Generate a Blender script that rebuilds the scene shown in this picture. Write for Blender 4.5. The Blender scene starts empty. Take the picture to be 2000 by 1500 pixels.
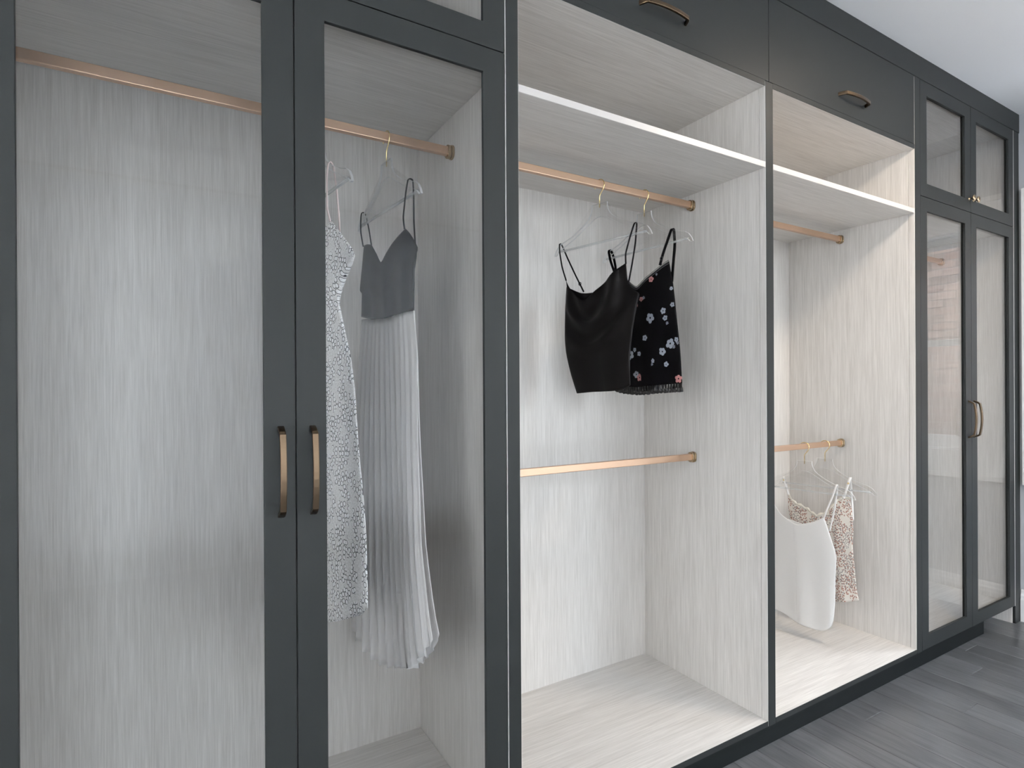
import bpy, bmesh, math, random
from mathutils import Vector, Matrix
sc = bpy.context.scene
col = sc.collection
random.seed(7)
PI = math.pi

# ---------------------------------------------------------------- camera
CAM = Vector((0.0, -1.26, 1.2804))
F_PX, YAW, PIT, ROL = 1118.635, math.radians(30.8507), math.radians(-0.0603), math.radians(-0.3049)
fw = Vector((math.sin(YAW)*math.cos(PIT), math.cos(YAW)*math.cos(PIT), math.sin(PIT)))
r0 = Vector((math.cos(YAW), -math.sin(YAW), 0)); u0 = r0.cross(fw)
rx = math.cos(ROL)*r0 + math.sin(ROL)*u0
ux = -math.sin(ROL)*r0 + math.cos(ROL)*u0
cd = bpy.data.cameras.new('camera'); cam = bpy.data.objects.new('camera', cd); col.objects.link(cam)
cam.matrix_world = Matrix(((rx.x, ux.x, -fw.x, CAM.x), (rx.y, ux.y, -fw.y, CAM.y), (rx.z, ux.z, -fw.z, CAM.z), (0, 0, 0, 1)))
cd.sensor_fit = 'HORIZONTAL'; cd.sensor_width = 36.0; cd.lens = 36.0*F_PX/2000.0
cd.shift_y = 10.0/2000.0; cd.clip_start = 0.02; cd.clip_end = 200
sc.camera = cam

# ---------------------------------------------------------------- world and exposure
w = bpy.data.worlds.new('world'); sc.world = w; w.use_nodes = True
nt = w.node_tree; nt.nodes.clear()
sky = nt.nodes.new('ShaderNodeTexSky'); sky.sky_type = 'NISHITA'; sky.sun_disc = False
sky.sun_elevation = math.radians(38); sky.sun_rotation = math.radians(250); sky.air_density = 1.0; sky.dust_density = 2.5
mixs = nt.nodes.new('ShaderNodeMix'); mixs.data_type = 'RGBA'; mixs.inputs[0].default_value = 0.66
hs = nt.nodes.new('ShaderNodeRGBToBW'); bg = nt.nodes.new('ShaderNodeBackground'); wo = nt.nodes.new('ShaderNodeOutputWorld')
nt.links.new(sky.outputs[0], hs.inputs[0]); nt.links.new(sky.outputs[0], mixs.inputs[6]); nt.links.new(hs.outputs[0], mixs.inputs[7])
nt.links.new(mixs.outputs[2], bg.inputs[0]); nt.links.new(bg.outputs[0], wo.inputs[0])
bg.inputs[1].default_value = 4.6
vs = sc.view_settings
vs.view_transform = 'Standard'; vs.look = 'None'; vs.gamma = 1.0; vs.exposure = 0.0; vs.use_curve_mapping = False
sc.cycles.use_denoising = True
try: sc.cycles.denoiser = 'OPENIMAGEDENOISE'
except Exception: pass
sc.cycles.max_bounces = 12; sc.cycles.diffuse_bounces = 6; sc.cycles.glossy_bounces = 6; sc.cycles.transparent_max_bounces = 24
sc.cycles.transmission_bounces = 8; sc.cycles.sample_clamp_indirect = 6.0
sc.cycles.caustics_reflective = False; sc.cycles.caustics_refractive = False

ZC = 2.757          # ceiling
XR = 3.982          # right wall face
XL = -2.60          # left wall face
YB = -3.40          # wall behind the camera
# daylight openings (y0,y1,z0,z1) on the right wall; (x0,x1,z0,z1) on the wall behind
WR = (-1.50, -0.17, 0.90, 2.19)
WB = (2.66, 3.80, 0.30, 2.58)  # added unseen opening, daylight from behind on the right
WL = (-3.00, -0.55, 0.10, 2.60)      # (y0,y1,z0,z1) opening added in the left wall for side light
WC = (-0.90, 2.40, 0.10, 2.60)  # added unseen opening, frontal daylight from behind the camera
def portal(name, loc, rot, sx, sz):
    l = bpy.data.lights.new(name, 'AREA'); l.shape = 'RECTANGLE'; l.size = sx; l.size_y = sz
    l.cycles.is_portal = True
    o = bpy.data.objects.new(name, l); col.objects.link(o); o.location = loc; o.rotation_euler = rot
    return o
portal('daylight_portal', (XR+0.10, (WR[0]+WR[1])/2, (WR[2]+WR[3])/2), (0, PI/2, 0), WR[3]-WR[2], WR[1]-WR[0])
portal('daylight_portal', ((WB[0]+WB[1])/2, YB-0.10, (WB[2]+WB[3])/2), (PI/2, 0, 0), WB[1]-WB[0], WB[3]-WB[2])

portal('daylight_portal', (XL-0.10, (WL[0]+WL[1])/2, (WL[2]+WL[3])/2), (0, -PI/2, 0), WL[3]-WL[2], WL[1]-WL[0])
portal('daylight_portal', ((WC[0]+WC[1])/2, YB-0.10, (WC[2]+WC[3])/2), (PI/2, 0, 0), WC[1]-WC[0], WC[3]-WC[2])

# hazy low sun reaching the bay floors through the right-hand window
sl = bpy.data.lights.new('hazy_sun', 'SUN'); sl.energy = 1.3; sl.angle = math.radians(10); sl.color = (0.93, 0.97, 1.0)
so = bpy.data.objects.new('hazy_sun', sl); col.objects.link(so); so.location = (8, -4, 6)
so.rotation_euler = Vector((-0.91*math.cos(math.radians(36)), 0.41*math.cos(math.radians(36)), -math.sin(math.radians(36)))).to_track_quat('-Z', 'Y').to_euler()

# ---------------------------------------------------------------- materials
def newmat(name):
    m = bpy.data.materials.new(name); m.use_nodes = True; n = m.node_tree
    return m, n, n.nodes['Principled BSDF'], n.nodes['Material Output']
def plain(name, c, rough=0.5, metal=0.0, spec=0.5, **kw):
    m, n, b, o = newmat(name)
    b.inputs['Base Color'].default_value = (*c, 1); b.inputs['Roughness'].default_value = rough
    b.inputs['Metallic'].default_value = metal; b.inputs['Specular IOR Level'].default_value = spec
    for k, v in kw.items(): b.inputs[k].default_value = v
    return m
def noise_paint(name, c, rough, amt=0.06, scale=3.0, spec=0.5):
    m, n, b, o = newmat(name)
    tc = n.nodes.new('ShaderNodeTexCoord'); no = n.nodes.new('ShaderNodeTexNoise'); no.inputs['Scale'].default_value = scale
    no.inputs['Detail'].default_value = 4
    rp = n.nodes.new('ShaderNodeValToRGB')
    rp.color_ramp.elements[0].color = (*[x*(1-amt) for x in c], 1); rp.color_ramp.elements[1].color = (*[x*(1+amt) for x in c], 1)
    n.links.new(tc.outputs['Object'], no.inputs['Vector']); n.links.new(no.outputs['Fac'], rp.inputs[0]); n.links.new(rp.outputs[0], b.inputs['Base Color'])
    b.inputs['Roughness'].default_value = rough; b.inputs['Specular IOR Level'].default_value = spec
    return m
def wood(name, axis, c_lo, c_hi, rough=0.42):
    """pale textured laminate: fine straight streaks running along the given axis"""
    m, n, b, o = newmat(name)
    tc = n.nodes.new('ShaderNodeTexCoord')
    def streak(scale, stretch, detail):
        mp = n.nodes.new('ShaderNodeMapping'); s = [1, 1, 1]; s[axis] = stretch
        mp.inputs['Scale'].default_value = s
        no = n.nodes.new('ShaderNodeTexNoise'); no.inputs['Scale'].default_value = scale; no.inputs['Detail'].default_value = detail
        no.inputs['Roughness'].default_value = 0.65
        n.links.new(tc.outputs['Object'], mp.inputs['Vector']); n.links.new(mp.outputs[0], no.inputs['Vector'])
        return no.outputs['Fac']
    a = streak(300, 0.022, 3); c = streak(90, 0.035, 3); d = streak(14, 0.08, 2)
    def mth(op, x, y):
        k = n.nodes.new('ShaderNodeMath'); k.operation = op
        for i, v in enumerate((x, y)):
            if isinstance(v, (int, float)): k.inputs[i].default_value = v
            else: n.links.new(v, k.inputs[i])
        return k.outputs[0]
    s = mth('ADD', mth('ADD', mth('MULTIPLY', a, 0.56), mth('MULTIPLY', c, 0.28)), mth('MULTIPLY', d, 0.16))
    rp = n.nodes.new('ShaderNodeValToRGB')
    e = rp.color_ramp.elements; e[0].position = 0.30; e[0].color = (*c_lo, 1); e[1].position = 0.66; e[1].color = (*c_hi, 1)
    n.links.new(s, rp.inputs[0]); n.links.new(rp.outputs[0], b.inputs['Base Color'])
    bp = n.nodes.new('ShaderNodeBump'); bp.inputs['Strength'].default_value = 0.12; bp.inputs['Distance'].default_value = 0.0006
    n.links.new(a, bp.inputs['Height']); n.links.new(bp.outputs[0], b.inputs['Normal'])
    b.inputs['Roughness'].default_value = rough
    return m
W_LO, W_HI = (0.49, 0.467, 0.440), (0.735, 0.710, 0.681)
M_WV = wood('pale_laminate_vertical', 2, W_LO, W_HI)
M_WH = wood('pale_laminate_horizontal', 0, W_LO, W_HI)
M_EDGE = plain('pale_edge_banding', (0.52, 0.50, 0.485), 0.4)
M_DARK = noise_paint('charcoal_paint', (0.0205, 0.0228, 0.0232), 0.46, 0.03, 2.0, 0.13)
M_KICK = noise_paint('charcoal_kick', (0.008, 0.0097, 0.0102), 0.5, 0.03, 2.0, 0.1)
M_WALL = noise_paint('grey_wall_paint', (0.42, 0.44, 0.47), 0.6, 0.02, 4.0, 0.3)
M_WHITEWALL = noise_paint('white_wall_paint', (0.82, 0.825, 0.83), 0.65, 0.02, 3.0, 0.3)
M_CEIL = noise_paint('ceiling_paint', (0.86, 0.865, 0.87), 0.8, 0.012, 2.0, 0.2)
M_TRIM = plain('white_trim_paint', (0.80, 0.81, 0.82), 0.35)
M_BRONZE = plain('brushed_bronze', (0.105, 0.074, 0.048), 0.32, 1.0)
M_BRASS = plain('aged_brass', (0.42, 0.32, 0.21), 0.26, 1.0)
M_GOLD = plain('gold_wire', (0.85, 0.66, 0.33), 0.18, 1.0)
def rodmat():
    m, n, b, o = newmat('rose_bronze_rail')
    tc = n.nodes.new('ShaderNodeTexCoord'); mp = n.nodes.new('ShaderNodeMapping'); mp.inputs['Scale'].default_value = (0.02, 1, 1)
    no = n.nodes.new('ShaderNodeTexNoise'); no.inputs['Scale'].default_value = 900
    rp = n.nodes.new('ShaderNodeMapRange'); rp.inputs[3].default_value = 0.30; rp.inputs[4].default_value = 0.42
    n.links.new(tc.outputs['Object'], mp.inputs[0]); n.links.new(mp.outputs[0], no.inputs['Vector']); n.links.new(no.outputs['Fac'], rp.inputs[0])
    n.links.new(rp.outputs[0], b.inputs['Roughness'])
    b.inputs['Base Color'].default_value = (0.56, 0.385, 0.275, 1); b.inputs['Metallic'].default_value = 0.9
    return m
M_ROD = rodmat()
def glassmat(name, tint, edge=0.0, edge_col=(0.9, 0.93, 0.94), ior=1.5, rough=0.0):
    """thin clear sheet: fresnel mirror over clear transmission, optional whitish share"""
    m, n, b, o = newmat(name); n.nodes.remove(b)
    g = n.nodes.new('ShaderNodeNewGeometry'); fr = n.nodes.new('ShaderNodeFresnel')
    mr = n.nodes.new('ShaderNodeMapRange'); mr.inputs[3].default_value = ior; mr.inputs[4].default_value = 1/ior
    n.links.new(g.outputs['Backfacing'], mr.inputs[0]); n.links.new(mr.outputs[0], fr.inputs['IOR'])
    tr = n.nodes.new('ShaderNodeBsdfTransparent'); tr.inputs[0].default_value = (*tint, 1)
    gl = n.nodes.new('ShaderNodeBsdfGlossy'); gl.inputs['Roughness'].default_value = rough
    mx = n.nodes.new('ShaderNodeMixShader')
    n.links.new(fr.outputs[0], mx.inputs[0]); n.links.new(tr.outputs[0], mx.inputs[1]); n.links.new(gl.outputs[0], mx.inputs[2])
    out = mx.outputs[0]
    if edge:
        df = n.nodes.new('ShaderNodeBsdfDiffuse'); df.inputs[0].default_value = (*edge_col, 1)
        tl = n.nodes.new('ShaderNodeBsdfTranslucent'); tl.inputs[0].default_value = (*edge_col, 1)
        a = n.nodes.new('ShaderNodeMixShader'); n.links.new(df.outputs[0], a.inputs[1]); n.links.new(tl.outputs[0], a.inputs[2])
        m2 = n.nodes.new('ShaderNodeMixShader'); m2.inputs[0].default_value = edge
        n.links.new(out, m2.inputs[1]); n.links.new(a.outputs[0], m2.inputs[2]); out = m2.outputs[0]
    n.links.new(out, o.inputs[0])
    return m
M_GLASS = glassmat('door_glass', (0.992, 0.994, 0.994), ior=1.30)
M_PANE = glassmat('window_glass', (0.98, 0.99, 0.985))
M_ACR = glassmat('clear_acrylic', (0.99, 0.99, 0.99), 0.015, ior=1.35)
M_ACR_E = glassmat('acrylic_lit_edge', (0.86, 0.88, 0.88), 0.58, (0.97, 0.98, 0.99))  # whitish share painted in for light piped out at the edges

# ---------------------------------------------------------------- mesh helpers
def addbox(bm, x0, x1, y0, y1, z0, z1, mi=0):
    v = [bm.verts.new((x, y, z)) for x in (x0, x1) for y in (y0, y1) for z in (z0, z1)]
    for f in ((0, 1, 3, 2), (4, 6, 7, 5), (0, 4, 5, 1), (2, 3, 7, 6), (0, 2, 6, 4), (1, 5, 7, 3)):
        fc = bm.faces.new([v[i] for i in f]); fc.material_index = mi
def finish(name, bm, mats, parent=None, smooth=False, bevel=0.0, segs=1):
    bm.normal_update()
    me = bpy.data.meshes.new(name); bm.to_mesh(me); bm.free()
    for m in (mats if isinstance(mats, (list, tuple)) else [mats]): me.materials.append(m)
    if smooth:
        for p in me.polygons: p.use_smooth = True
    o = bpy.data.objects.new(name, me); col.objects.link(o)
    if parent is not None: o.parent = parent
    if bevel:
        b = o.modifiers.new('bevel', 'BEVEL'); b.width = bevel; b.segments = segs; b.limit_method = 'ANGLE'; b.angle_limit = 0.6
    return o
def box(name, d, mat, parent=None, bevel=0.0, segs=1):
    bm = bmesh.new(); addbox(bm, *d); return finish(name, bm, mat, parent, False, bevel, segs)
def tag(o, label, cat, group=None):
    o['label'] = label; o['category'] = cat
    if group: o['group'] = group
    return o
def empty(name, loc=(0, 0, 0)):
    o = bpy.data.objects.new(name, None); col.objects.link(o); o.location = loc; o.empty_display_size = 0.05
    return o
def into(o, root):
    """parent a part built in world coordinates to a root that stands elsewhere"""
    o.parent = root; o.matrix_parent_inverse = Matrix.Translation(-Vector(root.location))
    return o
def struct(o): o['kind'] = 'structure'; return o
def sweep(bm, pts, sect, closed_sect=True, side=Vector((1, 0, 0)), mi=0, caps=True):
    """sweep a 2-D section (list of (a,b): a along side, b along side x tangent) along a path"""
    P = [Vector(p) for p in pts]; rings = []
    for i, p in enumerate(P):
        t = (P[min(i+1, len(P)-1)] - P[max(i-1, 0)]).normalized()
        s = (side - t*side.dot(t))
        if s.length < 1e-6: s = Vector((0, 1, 0)) - t*t.y
        s.normalize(); n = s.cross(t)
        k = 1.0
        if 0 < i < len(P)-1:
            c = (P[i]-P[i-1]).normalized().dot((P[i+1]-P[i]).normalized()); k = 1/max(0.5, math.sqrt((1+c)/2))
        rings.append([bm.verts.new(p + s*a + n*b*k) for a, b in sect])
    m = len(sect)
    for i in range(len(rings)-1):
        for j in range(m if closed_sect else m-1):
            f = bm.faces.new((rings[i][j], rings[i][(j+1) % m], rings[i+1][(j+1) % m], rings[i+1][j])); f.material_index = mi
    if caps and closed_sect:
        bm.faces.new(rings[0][::-1]); bm.faces.new(rings[-1])
    return rings
def circ(r, n=10): return [(r*math.cos(2*PI*i/n), r*math.sin(2*PI*i/n)) for i in range(n)]
def rrect(a, b, r, n=4):
    out = []
    for cx, cy, s in ((a-r, b-r, 0), (-a+r, b-r, 1), (-a+r, -b+r, 2), (a-r, -b+r, 3)):
        for i in range(n+1):
            t = (s + i/n)*PI/2; out.append((cx+r*math.cos(t), cy+r*math.sin(t)))
    return out
def lathe(bm, prof, c, axis, n=20, mi=0):
    """revolve (dist along axis, radius) around an axis through c"""
    ax = Vector(axis).normalized(); a = Vector((1, 0, 0)) if abs(ax.x) < 0.9 else Vector((0, 0, 1))
    s = ax.cross(a).normalized(); t = ax.cross(s); rings = []
    for d, r in prof:
        rings.append([bm.verts.new(Vector(c) + ax*d + (s*math.cos(2*PI*i/n) + t*math.sin(2*PI*i/n))*r) for i in range(n)])
    for i in range(len(rings)-1):
        for j in range(n):
            f = bm.faces.new((rings[i][j], rings[i][(j+1) % n], rings[i+1][(j+1) % n], rings[i+1][j])); f.material_index = mi
    bm.faces.new(rings[0][::-1]); bm.faces.new(rings[-1])
    bmesh.ops.recalc_face_normals(bm, faces=bm.faces)

# ---------------------------------------------------------------- room shell
floor = struct(box('floor', (XL-0.12, XR+0.12, YB-0.12, 0.72, -0.06, -0.013), plain('subfloor', (0.08, 0.08, 0.085), 0.8)))
def plankmat(i):
    m, n, b, o = newmat('grey_oak_%d' % i)
    tc = n.nodes.new('ShaderNodeTexCoord'); mp = n.nodes.new('ShaderNodeMapping'); mp.inputs['Scale'].default_value = (1, 0.09, 1)
    mp.inputs['Location'].default_value = (i*3.7, i*1.9, i)
    oi = n.nodes.new('ShaderNodeObjectInfo'); va = n.nodes.new('ShaderNodeVectorMath'); va.operation = 'ADD'
    cb = n.nodes.new('ShaderNodeCombineXYZ'); sc_ = n.nodes.new('ShaderNodeMath'); sc_.operation = 'MULTIPLY'; sc_.inputs[1].default_value = 40
    n.links.new(oi.outputs['Random'], sc_.inputs[0]); n.links.new(sc_.outputs[0], cb.inputs[2]); n.links.new(sc_.outputs[0], cb.inputs[1])
    n.links.new(tc.outputs['Object'], mp.inputs[0]); n.links.new(mp.outputs[0], va.inputs[0]); n.links.new(cb.outputs[0], va.inputs[1])
    wv = n.nodes.new('ShaderNodeTexNoise'); wv.inputs['Scale'].default_value = 16; wv.inputs['Detail'].default_value = 4; wv.inputs['Distortion'].default_value = 1.6
    fi = n.nodes.new('ShaderNodeTexNoise'); fi.inputs['Scale'].default_value = 120; fi.inputs['Detail'].default_value = 3
    n.links.new(va.outputs[0], wv.inputs['Vector']); n.links.new(va.outputs[0], fi.inputs['Vector'])
    ad = n.nodes.new('ShaderNodeMath'); ad.operation = 'MULTIPLY_ADD'; ad.inputs[1].default_value = 0.45
    n.links.new(fi.outputs['Fac'], ad.inputs[0]); 
    h = n.nodes.new('ShaderNodeMath'); h.operation = 'MULTIPLY'; h.inputs[1].default_value = 0.55
    n.links.new(wv.outputs['Fac'], h.inputs[0]); n.links.new(h.outputs[0], ad.inputs[2])
    rp = n.nodes.new('ShaderNodeValToRGB'); e = rp.color_ramp.elements; e[0].position = 0.36; e[1].position = 0.64
    k = (0.88, 1.0, 1.13)[i]
    e[0].color = (0.070*k, 0.072*k, 0.076*k, 1); e[1].color = (0.122*k, 0.125*k, 0.130*k, 1)
    n.links.new(ad.outputs[0], rp.inputs[0]); n.links.new(rp.outputs[0], b.inputs['Base Color'])
    b.inputs['Roughness'].default_value = 0.28
    bp = n.nodes.new('ShaderNodeBump'); bp.inputs['Strength'].default_value = 0.08; bp.inputs['Distance'].default_value = 0.001
    n.links.new(fi.outputs['Fac'], bp.inputs['Height']); n.links.new(bp.outputs[0], b.inputs['Normal'])
    return m
PLK = [plankmat(i) for i in range(3)]
PWID = 0.127
x = 2.535 - 41*PWID
row = 0
while x < XR - 0.01:
    xa, xb = max(x, XL), min(x+PWID, XR)
    if xb - xa > 0.01:
        y = 0.60 - 1.55*((row*0.37) % 1.0)
        if abs(x - (2.535+4*PWID)) < 0.01: y = -0.12 + 1.55
        ends = [0.60]; yy = y
        if yy >= 0.58: yy -= 1.55
        while yy > YB + 0.15: ends.append(yy); yy -= 1.55
        ends.append(YB)
        for a, b in zip(ends[:-1], ends[1:]):
            p = box('plank', (xa+0.0005, xb-0.0005, b+0.0005, a-0.0005, -0.013, 0.0), PLK[random.randrange(3)], floor, 0.0012)
    x += PWID; row += 1
struct(box('ceiling', (XL-0.12, XR+0.12, YB-0.12, 0.72, ZC, ZC+0.10), M_CEIL))
struct(box('wall_back', (XL-0.12, XR+0.12, 0.625, 0.72, 0, ZC), M_WHITEWALL))
bm = bmesh.new()
for d in ((YB-0.12, WL[0], 0, ZC), (WL[1], 0.72, 0, ZC), (WL[0], WL[1], 0, WL[2]), (WL[0], WL[1], WL[3], ZC)): addbox(bm, XL-0.14, XL, *d)
struct(finish('wall_left', bm, M_WHITEWALL))
bm = bmesh.new(); addbox(bm, XL, -0.384, -0.002, 0.10, 0, ZC)
struct(finish('wall_recess', bm, M_WHITEWALL))
bm = bmesh.new()      # right wall with its window opening
y0, y1, z0, z1 = WR
for d in ((YB-0.12, y0, 0, ZC), (y1, 0.72, 0, ZC), (y0, y1, 0, z0), (y0, y1, z1, ZC)): addbox(bm, XR, XR+0.14, *d)
bmesh.ops.remove_doubles(bm, verts=bm.verts, dist=1e-5)
struct(finish('wall_right', bm, M_WALL))
bm = bmesh.new()
x0, x1, z0, z1 = WB; xc0, xc1 = WC[0], WC[1]
for d in ((XL-0.12, xc0, 0, ZC), (xc1, x0, 0, ZC), (x1, XR+0.12, 0, ZC), (x0, x1, 0, z0), (x0, x1, z1, ZC), (xc0, xc1, 0, z0), (xc0, xc1, z1, ZC)): addbox(bm, d[0], d[1], YB-0.14, YB, d[2], d[3])
struct(finish('wall_front', bm, M_WHITEWALL))
def base_profile(bm, p0, p1, nrm):
    """baseboard moulding: stepped section swept along a straight wall foot"""
    sec = [(0, 0), (0.018, 0), (0.018, 0.118), (0.0155, 0.128), (0.0155, 0.140), (0.010, 0.150), (0.0085, 0.165), (0.004, 0.172), (0, 0.172)]
    a = [bm.verts.new(Vector(p0) + Vector(nrm)*s + Vector((0, 0, z))) for s, z in sec]
    b = [bm.verts.new(Vector(p1) + Vector(nrm)*s + Vector((0, 0, z))) for s, z in sec]
    for i in range(len(sec)): 
        j = (i+1) % len(sec); bm.faces.new((a[i], b[i], b[j], a[j]))
    bm.faces.new(a); bm.faces.new(b[::-1]); bmesh.ops.recalc_face_normals(bm, faces=bm.faces)
bm = bmesh.new(); base_profile(bm, (XR, -0.002, 0), (XR, YB, 0), (-1, 0, 0)); struct(finish('baseboard_right', bm, M_TRIM))
bm = bmesh.new(); base_profile(bm, (XL, YB, 0), (XR-0.02, YB, 0), (0, 1, 0)); struct(finish('baseboard_front', bm, M_TRIM))
bm = bmesh.new(); base_profile(bm, (XL, YB+0.02, 0), (XL, -0.004, 0), (1, 0, 0)); struct(finish('baseboard_left', bm, M_TRIM))

# windows: casing boards, sash, panes
def window(name, org, along, inn, width, zlo, zhi):
    """org = opening corner on the room face; along = unit vector of its width; inn = into the room"""
    A, N = Vector(along), Vector(inn); O = Vector(org)
    def bx(bm, a0, a1, n0, n1, z0, z1):
        c = [O + A*a + N*n + Vector((0, 0, z)) for a in (a0, a1) for n in (n0, n1) for z in (z0, z1)]
        v = [bm.verts.new(p) for p in c]
        for f in ((0, 1, 3, 2), (4, 6, 7, 5), (0, 4, 5, 1), (2, 3, 7, 6), (0, 2, 6, 4), (1, 5, 7, 3)): bm.faces.new([v[i] for i in f])
        bmesh.ops.recalc_face_normals(bm, faces=bm.faces)
    CW = 0.157
    bm = bmesh.new()          # jamb liner
    for d in ((0, 0.012, -0.13, 0, zlo, zhi), (width-0.012, width, -0.13, 0, zlo, zhi), (0.012, width-0.012, -0.13, 0, zlo, zlo+0.012), (0.012, width-0.012, -0.13, 0, zhi-0.012, zhi)): bx(bm, *d)
    root = struct(finish(name, bm, M_TRIM))
    for d in ((-CW, 0.006, zlo-CW, zhi+CW), (width-0.006, width+CW, zlo-CW, zhi+CW), (0.006, width-0.006, zhi-0.006, zhi+CW), (0.006, width-0.006, zlo-CW, zlo+0.006)):
        bm = bmesh.new(); bx(bm, d[0], d[1], 0, 0.016, d[2], d[3])
        finish('casing_board', bm, M_TRIM, root, False, 0.003)
    for d in ((-CW, -CW+0.030, zlo-CW, zhi+CW), (width+CW-0.030, width+CW, zlo-CW, zhi+CW), (-CW+0.03, width+CW-0.03, zhi+CW-0.030, zhi+CW), (-CW+0.03, width+CW-0.03, zlo-CW, zlo-CW+0.030)):
        bm = bmesh.new(); bx(bm, d[0], d[1], 0.016, 0.030, d[2], d[3])
        finish('backband', bm, M_TRIM, root, False, 0.004, 2)
    bm = bmesh.new(); zm = (zlo+zhi)/2
    for d in ((0.012, 0.075, zlo+0.012, zhi-0.012), (width-0.075, width-0.012, zlo+0.012, zhi-0.012), (0.075, width-0.075, zhi-0.075, zhi-0.012), (0.075, width-0.075, zlo+0.012, zlo+0.085), (0.075, width-0.075, zm-0.02, zm+0.02)):
        bx(bm, d[0], d[1], -0.10, -0.06, d[2], d[3])
    finish('sash', bm, M_TRIM, root, False, 0.003)
    for a, b in ((zlo+0.085, zm-0.02), (zm+0.02, zhi-0.075)):
        bm = bmesh.new(); bx(bm, 0.072, width-0.072, -0.084, -0.080, a-0.003, b+0.003); finish('pane', bm, M_PANE, root)
    return root
window('window_1', (XR, WR[1], 0), (0, -1, 0), (-1, 0, 0), WR[1]-WR[0], WR[2], WR[3])
window('added_window_4', (XL, WL[0], 0), (0, 1, 0), (1, 0, 0), WL[1]-WL[0], WL[2], WL[3])  # added window, unseen, lighting side panels and dresses from the left
window('added_window_3', (WC[0], YB, 0), (1, 0, 0), (0, 1, 0), WC[1]-WC[0], WC[2], WC[3])  # added window, unseen, giving the glazed unit frontal light
window('added_window_2', (WB[0], YB, 0), (1, 0, 0), (0, 1, 0), WB[1]-WB[0], WB[2], WB[3])  # added window, unseen, placed clear of the door reflections for directional daylight

# added unseen sheer curtains that spread daylight softly over the glazed unit
m, n, b, o = newmat('sheer_voile'); n.nodes.remove(b)
tl = n.nodes.new('ShaderNodeBsdfTranslucent'); tl.inputs[0].default_value = (0.64, 0.645, 0.65, 1)
df = n.nodes.new('ShaderNodeBsdfDiffuse'); df.inputs[0].default_value = (0.86, 0.87, 0.88, 1)
mx = n.nodes.new('ShaderNodeMixShader'); mx.inputs[0].default_value = 0.40
n.links.new(tl.outputs[0], mx.inputs[1]); n.links.new(df.outputs[0], mx.inputs[2]); n.links.new(mx.outputs[0], o.inputs[0])
M_VOILE = m
M_VOILE2 = m.copy(); M_VOILE2.name = 'sheer_voile_thin'      # added side curtain passes more light to brighten the dresses
for k in M_VOILE2.node_tree.nodes:
    if k.type == 'BSDF_TRANSLUCENT': k.inputs[0].default_value = (0.90, 0.905, 0.91, 1)
def sheer(a0, a1, c, z0, z1, along_x, label):
    """voile hung in soft folds; a = coordinate along the wall, c = distance of the wall plane"""
    P = (lambda a, d, z: (a, c+d, z)) if along_x else (lambda a, d, z: (c+d, a, z))
    root = empty('added_sheer_curtain', P((a0+a1)/2, 0, 0.0)); tag(root, label, 'curtain', 'sheer white curtains added to soften the light')
    bm = bmesh.new(); N = 260; prev = None
    for i in range(N+1):
        t = i/N; a = a0 + (a1-a0)*t; d = 0.030*math.sin(t*(a1-a0)*2*PI/0.17 + 0.8*math.sin(t*9))
        cur = [bm.verts.new(P(a, d, z0)), bm.verts.new(P(a, d*0.7, z1))]
        if prev: bm.faces.new((prev[0], cur[0], cur[1], prev[1]))
        prev = cur
    into(finish('voile_panel', bm, M_VOILE if along_x else M_VOILE2, None, True), root)
    bm = bmesh.new(); sweep(bm, [P(a0-0.1, 0, z1+0.012), P(a1+0.1, 0, z1+0.012)], circ(0.012, 12), side=Vector((0, 0, 1)))
    bmesh.ops.recalc_face_normals(bm, faces=bm.faces); into(finish('curtain_pole', bm, M_BRASS, None, True), root)
sheer(WC[0]-0.12, WC[1]+0.12, YB+0.12, 0.03, 2.68, True, 'added white sheer curtain, an unseen soft light source facing the wardrobes')
sheer(WL[0]-0.10, WL[1]+0.12, XL+0.12, 0.03, 2.68, False, 'added white sheer curtain, an unseen soft light source on the side wall')

# ---------------------------------------------------------------- outside: neighbouring brick wall seen in the door glass
def brickmat(i):
    c = [(0.075, 0.048, 0.04), (0.09, 0.062, 0.053), (0.064, 0.044, 0.037), (0.098, 0.07, 0.06)][i]
    return noise_paint('brick_clay_%d' % i, c, 0.85, 0.22, 40, 0.2)
BM_ = [brickmat(i) for i in range(4)]
XB = 6.5
bw = box('brick_wall', (XB, XB+0.2, -4.5, 1.2, -0.8, 2.85), noise_paint('mortar', (0.21, 0.205, 0.20), 0.9, 0.1, 60, 0.1))
tag(bw, 'red brick side of the neighbouring house standing outside the window', 'brick wall')
def brick_mesh(i, L):
    bm = bmesh.new(); addbox(bm, -0.012, 0.04, -L/2, L/2, -0.0325, 0.0325)
    me = bpy.data.meshes.new('brick'); bm.normal_update(); bm.to_mesh(me); bm.free(); me.materials.append(BM_[i]); return me
BME = [brick_mesh(i, 0.20) for i in range(4)]
cands = []; zz, r_ = -0.76, 0
while zz < 2.80:
    yy = -4.4 + (0.105 if r_ % 2 else 0)
    while yy < 1.1:
        cands.append((abs(yy+0.75)*1.2 + abs(zz-1.25)*0.55, yy, zz)); yy += 0.21
    zz += 0.075; r_ += 1
cands.sort()
for d, yy, zz in cands[:300]:
    o = bpy.data.objects.new('brick', BME[random.randrange(4)]); col.objects.link(o); o.parent = bw; o.location = (XB, yy, zz)
bm = bmesh.new()
for d, yy, zz in cands[300:]: addbox(bm, XB-0.012, XB+0.04, yy-0.1, yy+0.1, zz-0.0325, zz+0.0325, random.randrange(4))
o = finish('bricks', bm, BM_, bw); o['kind'] = 'stuff'
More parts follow.
